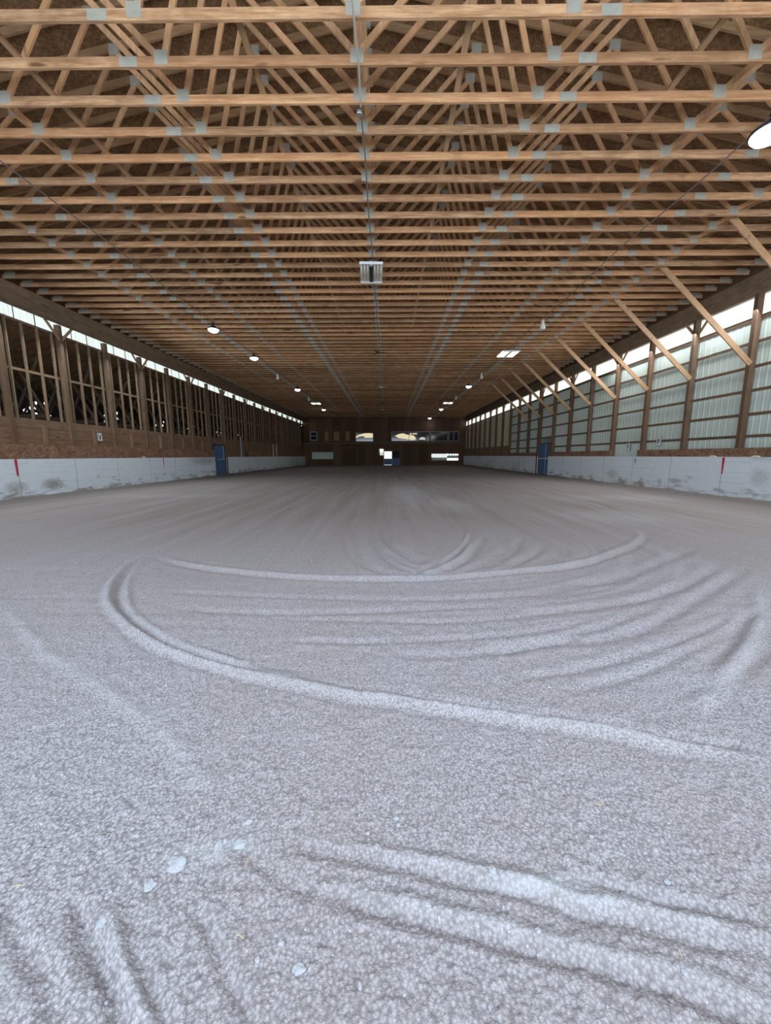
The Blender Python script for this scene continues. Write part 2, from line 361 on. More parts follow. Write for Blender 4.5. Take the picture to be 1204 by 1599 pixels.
# ================================================================== FLOOR
def vnoise(x, y, seed=0):
    xi = np.floor(x).astype(np.int64); yi = np.floor(y).astype(np.int64); fx = x - xi; fy = y - yi
    def h(a, b):
        n = (a * 374761393 + b * 668265263 + seed * 974634777) & 0x7fffffff
        n = ((n ^ (n >> 13)) * 1274126177) & 0x7fffffff
        return ((n ^ (n >> 16)) & 0xffff) / 65535.0
    u = fx * fx * (3 - 2 * fx); v = fy * fy * (3 - 2 * fy)
    return (h(xi, yi) * (1 - u) + h(xi + 1, yi) * u) * (1 - v) + (h(xi, yi + 1) * (1 - u) + h(xi + 1, yi + 1) * u) * v
def fbm(x, y, o=4, seed=0):
    s = 0; a = .5
    for k in range(o): s = s + a * (vnoise(x * 2 ** k, y * 2 ** k, seed + k) - .5); a *= .5
    return s
def spline(pts, n=12):
    P = [np.array(p, float) for p in pts]; P = [2 * P[0] - P[1]] + P + [2 * P[-1] - P[-2]]; out = []
    for i in range(1, len(P) - 2):
        for k in range(n):
            t = k / n; a, b, c, d = P[i - 1:i + 3]
            out.append(.5 * (2 * b + (c - a) * t + (2 * a - 5 * b + 4 * c - d) * t * t + (3 * b - a - 3 * c + d) * t ** 3))
    out.append(P[-2]); return np.array(out)

TR_D = None
def track(X, Y, Z, amp, wid, pts):
    L = spline(pts, 6); mg = wid * 4
    sel = (X > L[:, 0].min() - mg) & (X < L[:, 0].max() + mg) & (Y > L[:, 1].min() - mg) & (Y < L[:, 1].max() + mg)
    ix = np.nonzero(sel)[0]; x = X[ix]; y = Y[ix]; best = np.full(len(ix), 9.9); bt = np.zeros(len(ix)); N = len(L) - 1
    for i in range(N):
        a, b = L[i], L[i + 1]; d = b - a; q = (d * d).sum() + 1e-9
        t = np.clip(((x - a[0]) * d[0] + (y - a[1]) * d[1]) / q, 0, 1)
        r = np.hypot(x - a[0] - t * d[0], y - a[1] - t * d[1]); k = r < best
        best[k] = r[k]; bt[k] = (i + t[k]) / N
    wob = 1 + .9 * fbm(x * 9, y * 9, 3, 5)
    e = np.clip(np.minimum(bt, 1 - bt) * 9, 0, 1)
    f = np.exp(-(best / (wid * wob)) ** 2) * e
    sh = np.exp(-((best - 2.0 * wid) / (.8 * wid)) ** 2) * e * .22      # thrown-up shoulders beside the track
    Z[ix] += amp * f - amp * sh
    if amp > 0 and TR_D is not None: TR_D[ix] = np.maximum(TR_D[ix], f * .32)

def lumps(X, Y):
    out = np.zeros_like(X)
    ix = np.nonzero(Y < 4.2)[0]; x, y = X[ix], Y[ix]
    for cell, rmax, seed in ((.055, .013, 3), (.024, .007, 8)):
        cx, cy = np.floor(x / cell).astype(np.int64), np.floor(y / cell).astype(np.int64)
        for dx in (-1, 0, 1):
            for dy in (-1, 0, 1):
                a, b = cx + dx, cy + dy
                hs = [(((a * 73856093) ^ (b * 19349663) ^ ((seed + k) * 83492791)) * 1274126177 >> 8 & 0xffff) / 65535.0 for k in range(3)]
                r = rmax * (.35 + .65 * hs[2]); d = np.hypot(x - (a + hs[0]) * cell, y - (b + hs[1]) * cell)
                out[ix] = np.maximum(out[ix], np.sqrt(np.clip(r * r - d * d, 0, 1)) * .75)
    return out
def height(X, Y):
    Z = fbm(X * .6, Y * .5, 3, 1) * .03
    near = np.clip((9 - Y) / 6, 0, 1)
    Z += fbm(X * 1.0 + Y * .3, Y * 8, 3, 21) * .016 * np.clip((Y - 1.6) / 1.5, 0, 1) * near
    Z += fbm(X * 5, Y * .35, 3, 33) * .03 * np.clip((Y - 5) / 4, 0, 1) * np.clip((40 - Y) / 20, 0, 1)
    Z += fbm(X * 11, Y * 11, 2, 41) * .012 * near + fbm(X * 30, Y * 30, 2, 55) * .012 * near
    for a, wd, p in TRACKS: track(X, Y, Z, a * (.55 if min(q[1] for q in p) < 1.55 else .72 if min(q[1] for q in p) < 3 else .75), wd * .75, p)
    Z += lumps(X, Y) * near
    # concentric drag marks around the turning circle
    r = np.hypot((X - .4) * .78, Y - 6.4); ang = np.arctan2(Y - 6.4, X - .4)
    msk = np.exp(-((r - 2.6) / 1.1) ** 2) * np.clip((X - .2) / 1.5, 0, 1) * np.clip((7.5 - Y) / 1.5, 0, 1)
    Z += (fbm(r * 9, ang * 1.2, 3, 61)) * .06 * msk
    # footing banked against the kick boards
    for xe, s in ((XL, 1), (XR, -1)):
        d = (X - xe) * s; Z += .07 * np.exp(-(np.clip(d, 0, 9) / .35) ** 2) * (.7 + 1.2 * fbm(Y * 1.3, X * .5, 3, 77))
    return Z
def gridlines(fn, a, b):
    out = [a]
    while out[-1] < b: out.append(out[-1] + fn(out[-1]))
    out[-1] = b; return np.array(out)
ys = np.r_[np.linspace(YF, .55, 20)[:-1], gridlines(lambda y: max(.0055, .0046 * y ** 1.5), .55, YE + .3)]
xs_r = gridlines(lambda x: .0085 + .0085 * max(0, x - .9), 0, XR + .25); xs_l = gridlines(lambda x: .0085 + .0085 * max(0, x - .9), 0, -XL + .25)
xs = np.r_[-xs_l[::-1][:-1], xs_r]
GX, GY = np.meshgrid(xs, ys); X = GX.ravel(); Y = GY.ravel(); TR_D = np.zeros_like(X); Z = height(X, Y); trd = TR_D; TR_D = None
me = bpy.data.meshes.new('floor'); nx, ny = len(xs), len(ys)
me.vertices.add(nx * ny); me.vertices.foreach_set('co', np.stack([X, Y, Z], 1).ravel())
ii = (np.arange(ny - 1)[:, None] * nx + np.arange(nx - 1)[None, :]).ravel(); q = np.stack([ii, ii + 1, ii + nx + 1, ii + nx], 1)
me.loops.add(q.size); me.loops.foreach_set('vertex_index', q.ravel()); me.polygons.add(len(q))
me.polygons.foreach_set('loop_start', np.arange(len(q)) * 4); me.polygons.foreach_set('loop_total', np.full(len(q), 4))
me.update(calc_edges=True); me.polygons.foreach_set('use_smooth', np.ones(len(q), bool))
dust = trd
for cx, cy, rx, ry, s in ((.75, 15, .9, 5, .7), (1.9, 11.5, .8, 1.8, .55), (5.5, 9, 1.6, 1.2, .45), (.55, 1.1, .24, .035, 1.0), (.75, 1.055, .22, .03, .8), (-.72, 1.2, .13, .05, .6), (-1.2, .83, .12, .1, .8), (-.6, 1.24, .09, .025, .8), (8, 13, 3, 1.2, .3), (-8, 14, 3, 1, .25)):
    dust = np.maximum(dust, s * np.clip(1.25 * np.exp(-((X - cx) / rx) ** 2 - ((Y - cy) / ry) ** 2) + .9 * fbm(X * 5, Y * 2, 4, 91), 0, 1) * np.exp(-(((X - cx) / rx) ** 2 + ((Y - cy) / ry) ** 2) * .6))
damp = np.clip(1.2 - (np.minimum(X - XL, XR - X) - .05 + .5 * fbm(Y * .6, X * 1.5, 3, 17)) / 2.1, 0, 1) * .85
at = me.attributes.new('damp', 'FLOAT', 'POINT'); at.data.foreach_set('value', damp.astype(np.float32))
at = me.attributes.new('dust', 'FLOAT', 'POINT'); at.data.foreach_set('value', dust.astype(np.float32))
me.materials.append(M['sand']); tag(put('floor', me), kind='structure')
def gz(x, y): return float(height(np.array([x]), np.array([y]))[0])

# ================================================================== SHELL
def struct(name, mb, mat):
    o = mb.build(name, mat); o['kind'] = 'structure'; return o
# sloping roof sheathing on the top chords
zr = ZC + RISE + .14; b = MB(); we = 13.4
for s in (-1, 1):
    x1 = XC + s * we; z1 = zr - we * PITCH
    b.poly([(XC, YF, zr), (x1, YF, z1), (x1, YE + .4, z1), (XC, YE + .4, zr)][::s], (0, 0, .03))
struct('ceiling', b, M['deck'])

S4 = 2.4384
PL = [13.155 + S4 * i for i in range(-1, 19)]; PR = [12.97 + S4 * i for i in range(-1, 19)]
DL, DR = (28.15, 30.12), (27.95, 29.93)     # doorways in the long walls

def strip(b, x0, x1, ya, yb, z0, z1, gap=None):
    if gap and ya < gap[0] and yb > gap[1]: b.box(x0, x1, ya, gap[0], z0, z1); b.box(x0, x1, gap[1], yb, z0, z1)
    else: b.box(x0, x1, ya, yb, z0, z1)
    return b
struct('baseboard_left', strip(MB(), XL - .04, XL + .035, YF, YE, -.15, 1.385, DL), M['kickL'])
struct('baseboard_right', strip(MB(), XR - .035, XR + .04, YF, YE, -.15, 1.40, DR), M['kickR'])
struct('trim_1', strip(MB(), XL - .03, XL + .02, YF, YE, 1.39, 1.905, DL), M['osb'])
b = MB(); strip(b, XR - .02, XR + .03, YF, 18.05, 1.405, 1.70); b.box(XR - .02, XR + .03, 20.2, DR[0], 1.405, 1.70); b.box(XR - .02, XR + .03, DR[1], 37.3, 1.405, 1.70)
struct('trim_2', b, M['osb'])
b = MB()
for z0, z1 in ((1.905, 2.11), (2.12, 2.50), (2.51, 2.83)): strip(b, XL - .12, XL - .08, YF, YE, z0, z1, DL if z0 < 2.3 else None)
struct('trim_3', b, M['plank'])
struct('trim_4', MB().box(XR + .1, XR + .14, 37.3, YE, 1.405, 2.42), M['plank'])
# ribbed steel siding of the right wall
b = MB(); x = XR + .24; y = YF; prof = []
while y < 37.4:
    prof += [(y, 0), (y + .02, -.014), (y + .035, -.014), (y + .05, 0), (y + .14, 0), (y + .145, -.003), (y + .16, -.003), (y + .165, 0)]; y += .254
for (y0, d0), (y1, d1) in zip(prof[:-1], prof[1:]):
    k = len(b.v); b.v += [(x + d0, y0, 1.2), (x + d1, y1, 1.2), (x + d1, y1, 5.93), (x + d0, y0, 5.93)]; b.f.append((k, k + 1, k + 2, k + 3)); b.m.append(0)
b.box(x + .002, x + .03, YF, 37.4, -.1, 5.93)
struct('wall_right', b, M['siding'])
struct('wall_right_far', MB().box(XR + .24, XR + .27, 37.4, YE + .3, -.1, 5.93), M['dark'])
# clerestory sheets, one per bay; three narrower sheets lapped in each
n = 0
lap = MB()
for P, x0, z0, z1, mt, s in ((PL, XL - .24, 6.27, 7.0, M['sheetL'], -1), (PR, XR + .25, 5.93, 6.9, M['sheetR'], 1)):
    for i, y in enumerate(P):
        n += 1; b = MB(); ya = y; yb = min(y + S4, YE)
        for k in range(3):
            c = ya + (yb - ya) * k / 3; d = ya + (yb - ya) * (k + 1) / 3; j = len(b.v)
            b.v += [(x0 + s * .01 * (k % 2), c - .01, z0), (x0 + s * .01 * (k % 2), d + .01, z0), (x0 + s * .01 * (k % 2), d + .01, z1), (x0 + s * .01 * (k % 2), c - .01, z1)]; b.f.append((j, j + 1, j + 2, j + 3)); b.m.append(0)
        struct('window_%d' % n, b, mt)
        for k in ((1, 2) if s < 0 else ()): yy = ya + (yb - ya) * k / 3; lap.box(x0 - .012, x0 + .012, yy - .011, yy + .011, z0, z1)
    n += 1; b = MB(); b.v += [(x0, YF, z0), (x0, P[0], z0), (x0, P[0], z1), (x0, YF, z1)]; b.f.append((0, 1, 2, 3)); b.m.append(0); struct('window_%d' % n, b, mt)
struct('trim_12', lap, M['girt'])
# near end wall around the doorway the camera stands in
b = MB(); b.box(XL - .3, -10.5, YF - .1, YF, 0, 7.4); b.box(9.5, XR + .3, YF - .1, YF, 0, 7.4); b.box(XL - .3, XR + .3, YF - .1, YF, 6.9, 10.4)
struct('wall_near', b, M['plank'])

# ------------------------------------------------------------------ far end wall
def panelwood(name, a, c2):
    t = NT(name); p = t.coord((1, 1, 1), True); s = t.add('ShaderNodeSeparateXYZ', {0: p})
    cell = t.math('FLOOR', t.math('MULTIPLY', s.outputs[0], .82)); row = t.math('FLOOR', t.math('MULTIPLY_ADD', s.outputs[2], .28, .02))
    wn = t.add('ShaderNodeTexWhiteNoise', {'Vector': t.add('ShaderNodeCombineXYZ', {0: cell, 1: row}).outputs[0]}).outputs['Value']
    g = t.noise(t.coord((6, 1, .5), True), 2, 4)
    c = t.mix(g, a, c2); c = t.add('ShaderNodeHueSaturation', {'Color': c, 'Value': t.math('MULTIPLY_ADD', wn, .6, .6)}).outputs[0]
    e = t.math('LESS_THAN', t.math('FRACT', t.math('MULTIPLY', s.outputs[0], .82)), .03)
    c = t.mix(t.math('MULTIPLY', e, .8), c, (.02, .015, .01)); return t.fin(c, .8)
M['endwall'] = panelwood('end_wall_panels', (.11, .062, .035), (.20, .118, .068))
holes = [(-12.0, -10.86, 3.8, 5.15), (-5.0, -2.2, 3.6, 5.05), (.55, 6.45, 3.65, 5.12), (6.6, 9.28, 3.65, 5.12), (9.43, 10.94, 3.65, 5.12), (-.55, .62, 0, 2.1), (.75, 1.85, 0, 2.1), (-11.8, -8.5, .94, 2.03), (6.82, 11.0, .7, 1.72), (-1.24, -.66, 1.5, 2.45)]
xsb = sorted({XL - .3, XR + .3} | {h[0] for h in holes} | {h[1] for h in holes}); zsb = sorted({-.1, 10.4} | {h[2] for h in holes} | {h[3] for h in holes})
b = MB()
for x0, x1 in zip(xsb[:-1], xsb[1:]):
    run = None
    for z0, z1 in zip(zsb[:-1], zsb[1:]):
        cx, cz = (x0 + x1) / 2, (z0 + z1) / 2
        if any(h[0] < cx < h[1] and h[2] < cz < h[3] for h in holes):
            if run: b.box(x0, x1, YE, YE + .12, *run); run = None
        else: run = (run[0], z1) if run else (z0, z1)
    if run: b.box(x0, x1, YE, YE + .12, *run)
struct('wall_far', b, M['endwall'])
# dark viewing room behind the far wall
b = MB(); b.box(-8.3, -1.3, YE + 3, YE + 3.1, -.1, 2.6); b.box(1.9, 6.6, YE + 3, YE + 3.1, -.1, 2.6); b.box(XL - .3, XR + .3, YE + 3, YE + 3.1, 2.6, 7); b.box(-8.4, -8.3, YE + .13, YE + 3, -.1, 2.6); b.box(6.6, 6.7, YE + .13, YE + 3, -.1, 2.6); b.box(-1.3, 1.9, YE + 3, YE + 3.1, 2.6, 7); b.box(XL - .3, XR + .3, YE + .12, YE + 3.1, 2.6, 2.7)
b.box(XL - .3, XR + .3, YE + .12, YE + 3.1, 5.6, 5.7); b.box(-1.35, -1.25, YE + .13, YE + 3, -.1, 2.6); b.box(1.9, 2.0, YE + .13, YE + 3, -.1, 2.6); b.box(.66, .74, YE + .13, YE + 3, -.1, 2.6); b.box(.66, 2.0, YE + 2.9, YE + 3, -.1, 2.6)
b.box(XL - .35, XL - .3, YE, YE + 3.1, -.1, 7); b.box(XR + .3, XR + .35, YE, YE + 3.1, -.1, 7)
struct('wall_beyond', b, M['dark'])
def fwin(nm, x0, x1, z0, z1, mull, fr=.07):
    b = MB(); y0, y1 = YE - .04, YE + .06
    b.box(x0, x1, y0, y1, z0, z0 + fr); b.box(x0, x1, y0, y1, z1 - fr, z1); b.box(x0, x0 + fr, y0, y1, z0 + fr, z1 - fr); b.box(x1 - fr, x1, y0, y1, z0 + fr, z1 - fr)
    for mx, mz in mull:
        if mx: b.box(mx - fr / 2, mx + fr / 2, y0, y1, z0 + fr, z1 - fr)
        if mz: b.box(x0 + fr, x1 - fr, y0, y1, mz - fr / 2, mz + fr / 2)
    f = struct(nm, b, M['frame'] if nm != 'window_52' else M['plank'])
    MB().box(x0 + .02, x1 - .02, YE + .015, YE + .03, z0 + .02, z1 - .02).build('pane', M['glass'], f); return f
fwin('window_51', -12.0, -10.86, 3.8, 5.15, [(None, 4.5)], .12)
f = fwin('window_52', -5.0, -2.2, 3.6, 5.05, [])
def arch(pts_top, pts_bot, y): return [(x, y, z) for x, z in pts_bot] + [(x, y, z) for x, z in pts_top[::-1]]
MB().poly(arch([(-4.9, 4.45), (-4.3, 4.72), (-3.6, 4.88), (-2.9, 4.9), (-2.3, 4.86)], [(-4.9, 4.15), (-4.4, 4.4), (-3.7, 4.45), (-3.55, 4.2), (-2.3, 4.2)], YE + .005), (0, .008, 0)).build('glow_shape', M['lit'], f)  # glowing cutout on the pane puts in the bright shape seen in the glass
f = fwin('window_53', .55, 6.45, 3.65, 5.12, [(3.3, None)])
MB().poly(arch([(1.2, 4.55), (1.9, 4.8), (2.4, 4.85), (3.0, 4.65), (3.9, 4.55), (4.3, 4.25)], [(1.2, 4.4), (1.7, 4.15), (2.5, 4.05), (3.1, 3.95), (3.6, 3.85), (4.3, 3.9)], YE + .005), (0, .008, 0)).build('glow_shape', M['lit'], f)
MB().poly(arch([(4.9, 4.1), (5.3, 4.3), (5.8, 4.15)], [(4.9, 3.85), (5.3, 3.9), (5.8, 3.85)], YE + .005), (0, .008, 0)).build('glow_shape', M['litpale'], f)
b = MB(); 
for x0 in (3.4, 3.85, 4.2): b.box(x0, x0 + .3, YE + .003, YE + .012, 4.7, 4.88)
b.build('glow_shape', M['lit'], f)
fwin('window_54', 6.6, 9.28, 3.65, 5.12, []); fwin('window_55', 9.43, 10.94, 3.65, 5.12, [(10.2, None)])
# translucent low panels at both ends of the far wall
t = NT('translucent_low_panel'); M['low'] = t.m
tr = t.add('ShaderNodeBsdfTranslucent', {'Color': (.40, .47, .43, 1)}); gl = t.add('ShaderNodeBsdfDiffuse', {'Color': (.75, .8, .74, 1)})
mx = t.add('ShaderNodeMixShader', {0: .5, 1: tr.outputs[0], 2: gl.outputs[0]}); t.t.links.new(mx.outputs[0], t.n['Material Output'].inputs['Surface'])
f = struct('window_56', MB().box(-11.8, -8.5, YE + .02, YE + .04, .94, 2.03), M['low'])
b = MB(); b.box(6.82, 9.2, YE + .02, YE + .04, .7, 1.15); b.box(9.2, 11.0, YE + .02, YE + .04, 1.05, 1.45)
for k in range(9): b.box(6.9 + k * .26, 6.98 + k * .26, YE + .02, YE + .04, 1.15, 1.72)
for k in range(4): b.box(9.5 + k * .42, 9.6 + k * .42, YE + .02, YE + .04, 1.45, 1.72)
struct('window_57', b, M['low'])
f = struct('trim_5', MB().box(-7.45, -7.3, YE - .05, YE, 0, 2.75).box(-4.85, -4.7, YE - .05, YE, 0, 2.75).box(-7.3, -4.85, YE - .05, YE, 2.6, 2.75), M['plank'])
b = MB()
for x0, x1 in ((-9.75, -9.2), (-8.35, -7.45), (-6.5, -5.85)): b.box(x0, x1, YE - .02, YE, 3.75, 5.15)
struct('trim_6', b, M['brace'])
struct('trim_7', MB().box(XL, XR, YE - .12, YE, 3.25, 3.5), M['beam'])
# dutch doors in the far wall
def leaf(o, x0, x1, z0, z1, y=YE - .02, mat='blue'):
    return MB().box(x0, x1, y - .03, y + .02, z0, z1).build('door_leaf', M[mat], o)
d = struct('door_1', MB().box(-.63, -.55, YE - .06, YE + .1, 0, 2.18).box(.62, .70, YE - .06, YE + .1, 0, 2.18).box(-.55, .62, YE - .06, YE + .1, 2.1, 2.18), M['bluelt'])
leaf(d, -.55, .62, .05, 1.0)
d = struct('door_2', MB().box(.70, .76, YE - .06, YE + .1, 0, 2.18).box(1.84, 1.92, YE - .06, YE + .1, 0, 2.18).box(.76, 1.84, YE - .06, YE + .1, 1.0, 1.06), M['blue'])
leaf(d, .76, 1.84, .05, 1.0)
# small high window beside the far doorway, its brightness put in as emission
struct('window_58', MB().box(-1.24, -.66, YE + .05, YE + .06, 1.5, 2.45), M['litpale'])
tag(MB().box(-1.2, -.72, YE - .1, YE - .02, 2.18, 2.42).build('wall_lamp', M['fluoro']), 'small glowing box lamp on the far wall left of the bright doorway', 'lamp')

# ================================================================== LONG WALL MEMBERS
def beam(x0, x1, name, lab, z0=6.58, z1=7.262):
    r = empty(name, (0, 0, z0)); tag(r, lab, 'beam')
    zm = z0 + (z1 - z0) * .5
    MB().box(x0, x1, YF, YE, 0, zm - z0 - .004).build('beam_board', M['beam'], r)
    MB().box(x0, x1, YF, YE, zm - z0 + .004, z1 - z0).build('beam_board', M['beam'], r)
beam(-12.88, -12.65, 'eave_beam', 'deep double-board wooden beam running along the top of the left wall')
beam(11.95, 12.18, 'eave_beam', 'deep double-board wooden beam running along the top of the right wall')

pme = {}
for side, P, xa, xb, ztop in (('left', PL, XL - .19, XL, 6.575), ('right', PR, XR, XR + .19, 6.575)):
    me = MB().box(xa, xb, -.07, .07, -.1, ztop).mesh('post', M['post'])
    for i, y in enumerate(P):
        if (side == 'left' and i == 0) or i == 8: continue
        o = put('wall_post', me, None, (0, y, 0)); o['category'] = 'post'; o['group'] = 'posts of the %s wall' % side
        k = i if side == 'left' else i + 1
        extra = {'left': {1: 'at the very left edge of the photo', 7: 'just nearer than the blue door', 8: 'on the far side of the blue door'}, 'right': {2: 'above the red stripe end of the kick board', 8: 'just beyond the blue door', 7: 'just nearer than the blue door'}}[side].get(i)
        o['label'] = ('dark weathered wooden post of the %s wall, %s counting away from the camera' % (side, nth(k)))
# the post at the far side of each door stands proud of the kick boards and runs down to the ground
me = None
for s in ('left', 'right'):
    P, x0, x1 = (PL, XL - .19, XL + .07) if s == 'left' else (PR, XR - .07, XR + .19)
    o = MB().box(x0, x1, -.09, .09, -.1, 6.575).build('wall_post', M['post'], None, (0, P[8], 0))
    tag(o, 'thick dark post reaching the sand at the far edge of the %s blue door' % s, 'post', 'posts of the %s wall' % s)

# short V struts from every second post to the eave beam
me = {}
for side, P, x in (('left', PL, XL - .03), ('right', PR, XR + .12)):
    a = MB().bar((0, .05, 6.02), (0, .62, 6.62), .09, .04, (1, 0, 0)).mesh('strut', M['brace'])
    c = MB().bar((0, -.05, 6.02), (0, -.62, 6.62), .09, .04, (1, 0, 0)).mesh('strut', M['brace'])
    for i, y in enumerate(P):
        if i < 2 or i % 2: continue
        k = i if side == 'left' else i + 1
        for m_, far in ((a, 'far'), (c, 'near')):
            o = put('eave_strut', m_, None, (x, y, 0))
            tag(o, 'short slanted strut on the %s side of the %s post of the %s wall' % (far, nth(k), side), 'strut', 'short V struts under the %s eave beam' % side)

# studs and rails of the open left wall
sm_ = MB().box(-.045, .045, -.019, .019, 2.835, 6.25).mesh('stud', M['stud'])
bm_ = MB().box(-.03, .03, -.07, .07, 1.91, 2.58).mesh('stud_block', M['plank'])
gm_ = MB().box(-.019, .019, .09, S4 - .09, 4.49, 4.58).mesh('rail', M['stud'])
for i, y in enumerate(PL[:-1]):
    for k, off in enumerate((.33, .94, 1.55, 2.16)):
        o = put('wall_stud', sm_, None, (XL - .15, y + off, 0))
        if i == 0: place = 'in the bay cut by the left photo edge'
        else: place = 'after the %s post' % nth(i)
        tag(o, '%s slender stud %s of the left wall' % (['first', 'second', 'third', 'fourth'][k], place), 'stud', 'slender studs of the open left wall')
    o = put('wall_rail', gm_, None, (XL - .10 - .085, y, 0)); tag(o, 'pale mid-height rail %s of the left wall' % place, 'rail', 'mid-height rails of the left wall')
    if not (DL[0] - 1.5 < y + 1.2 < DL[1]):
        o = put('stud_block', bm_, None, (XL - .05, y + 1.22, 0)); tag(o, 'short upright block on the plank band %s' % place, 'block', 'short blocks on the plank band')
struct('trim_8', MB().box(XL - .22, XL - .12, YF, YE, 6.16, 6.25), M['beam'])
# girts of the right wall
for z, nm in ((2.085, 'lowest'), (2.80, 'second lowest'), (3.57, 'middle'), (4.33, 'second highest'), (5.11, 'highest')):
    tag(MB().box(XR + .17, XR + .209, YF, 37.3, z - .045, z + .045).build('wall_girt', M['girt']), '%s long horizontal girt over the ribbed steel siding' % nm, 'girt', 'girts of the right wall')
struct('trim_9', MB().box(XR + .19, XR + .26, YF, YE, 5.80, 5.93), M['girt'])
# pale panels in the far part of the right wall
for i, y in enumerate(PR):
    if y < 37 or y + .5 > YE: continue
    o = MB().box(XR + .17, XR + .2, y + .12, min(y + S4, YE) - .2, 2.43, 5.8).build('wall_panel', M['pale'])
    tag(o, 'tall pale wall panel beyond the %s post of the right wall' % nth(i + 1), 'panel', 'tall pale panels of the far right wall')
# long knee braces from the right posts up to the trusses
bme = MB().bar((XR - .02, 0, 4.40), (8.62, 0, 7.36), .17, .04, (0, 1, 0)).mesh('knee', M['brace'])
for i, y in enumerate(PR[:10]):
    o = put('knee_brace', bme, None, (0, y - .10, 0))
    tag(o, 'long diagonal brace from the %s post of the right wall up to the trusses' % nth(i + 1), 'brace', 'long diagonal braces of the right wall')

struct('trim_11', MB().box(XR + .26, XR + .29, YF, YE, 6.86, 8.0), M['beam'])
# ------------------------------------------------------------------ lean-to beyond the left wall
XO = -16.6
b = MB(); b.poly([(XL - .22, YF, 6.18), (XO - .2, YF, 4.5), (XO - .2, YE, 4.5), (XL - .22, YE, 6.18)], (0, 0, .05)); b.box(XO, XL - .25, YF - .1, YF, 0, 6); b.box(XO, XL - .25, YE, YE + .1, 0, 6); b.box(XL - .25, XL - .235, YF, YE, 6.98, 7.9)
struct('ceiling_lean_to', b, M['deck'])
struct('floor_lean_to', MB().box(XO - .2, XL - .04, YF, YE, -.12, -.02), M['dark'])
# outer wall with ragged daylight holes
cl = []
for yc, zc in ((18.2, 3.65), (23.0, 3.6), (27.9, 3.65), (32.4, 3.55), (37.3, 3.6), (42.2, 3.6), (13.2, 3.6)):
    k = 0; sd = random.Random(int(yc * 10))
    while k < 10:
        a = sd.uniform(-.75, .75); c = sd.uniform(-.42, .45) + a * .25; r = sd.uniform(.05, .135)
        if all(math.hypot(a + yc - q[0], c + zc - q[1]) > r + q[2] + .04 for q in cl): cl.append((yc + a, zc + c, r)); k += 1
bm2 = bpy.data.meshes.new('wall_outer')
import bmesh
from mathutils.geometry import delaunay_2d_cdt
v2 = [Vector((YF, -.1)), Vector((YE, -.1)), Vector((YE, 5.0)), Vector((YF, 5.0))]; ed = [(0, 1), (1, 2), (2, 3), (3, 0)]; sd = random.Random(3)
for yc, zc, r in cl:
    k0 = len(v2); nn = 8; st = sd.uniform(.7, 1.5)
    for k in range(nn):
        a = 2 * math.pi * k / nn; rr = r * sd.uniform(.7, 1.15); v2.append(Vector((yc + rr * st * math.cos(a), zc + rr * math.sin(a))))
    ed += [(k0 + k, k0 + (k + 1) % nn) for k in range(nn)]
vo_, eo, fo, *_ = delaunay_2d_cdt(v2, ed, [], 0, 1e-6)
keep = []
for f in fo:
    c = sum((vo_[i] for i in f), Vector((0, 0))) / len(f)
    if not any(math.hypot((c.x - q[0]) , c.y - q[1]) < q[2] * .95 for q in cl): keep.append(f)
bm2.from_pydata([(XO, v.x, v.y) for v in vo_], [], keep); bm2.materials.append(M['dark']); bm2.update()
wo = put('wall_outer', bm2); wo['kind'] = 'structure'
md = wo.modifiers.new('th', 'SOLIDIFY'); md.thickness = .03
# lean-to trusses seen between the studs
rb = MB(); rb.bar((XL - .26, 0, 6.04), (XO + .02, 0, 4.48), .14, .04)
wb = [((XL - .3, 0, 3.1), (-14.4, 0, 5.3)), ((-14.4, 0, 3.1), (XL - .35, 0, 5.2)), ((-14.4, 0, 3.1), (-15.6, 0, 4.8)), ((XO + .05, 0, 3.1), (-15.5, 0, 4.85))]
cb = MB().box(XO + .02, XL - .26, -.02, .02, 2.95, 3.09)
rm, cm = rb.mesh('rafter', M['old']), cb.mesh('tie', M['old']); wm = [MB().bar(p, q, .09, .036).mesh('web', M['old']) for p, q in wb]
n = 0; y = 12.4
while y < 46:
    n += 1; r = empty('lean_to_truss', (0, y, 0)); tag(r, '%s small dark truss of the side shed behind the left studs, counting from the camera' % nth(n), 'truss', 'side shed trusses behind the left wall')
    put('rafter', rm, r); put('bottom_chord', cm, r)
    for q in wm: put('web', q, r)
    y += 1.2192

# ================================================================== ROOF TRUSSES
NODES = [-8.92, -5.92, -2.94, 0, 2.94, 5.92, 8.92]
TOPS = [2.28, 4.78, 7.4, 10.2]
def zt(x): return RISE - abs(x) * PITCH
webs = [((0, .0), (0, RISE))]
for s in (-1, 1):
    for a, c in ((0, TOPS[0]), (2.94, TOPS[0]), (2.94, TOPS[1]), (5.92, TOPS[1]), (5.92, TOPS[2]), (8.92, TOPS[2]), (8.92, TOPS[3])):
        o = 0 if a == 0 else (.05 if c > a else -.05); webs.append(((s * (a + o), 0), (s * c, zt(c))))
HALF = 12.2
def mk_bottom(b, m=0): b.box(-HALF, HALF, -.019, .019, -.14, 0, m)
def mk_top(b, s, m=0):
    p = [(0, -.02, RISE), (s * 12.75, -.02, zt(12.75)), (s * 12.75, -.02, zt(12.75) + .135), (0, -.02, RISE + .138)]
    b.poly(p if s < 0 else p[::-1], (0, .04, 0), m)
def mk_plate(b, x, z, wx, wz, m=0): b.box(x - wx / 2, x + wx / 2, -.0225, .0225, z - wz / 2, z + wz / 2, m)
plates = [(x, -.015, .20, .19) for x in NODES] + [(x, -.07, .27, .135) for x in (-7.62, -3.44, 3.44, 7.62)] + [(-11.95, -.03, .34, .17), (11.95, -.03, .34, .17)]
tplates = [(0, RISE + .03, .24, .2)] + [(s * x, zt(x) + .02, .2, .17) for x in TOPS for s in (-1, 1)]
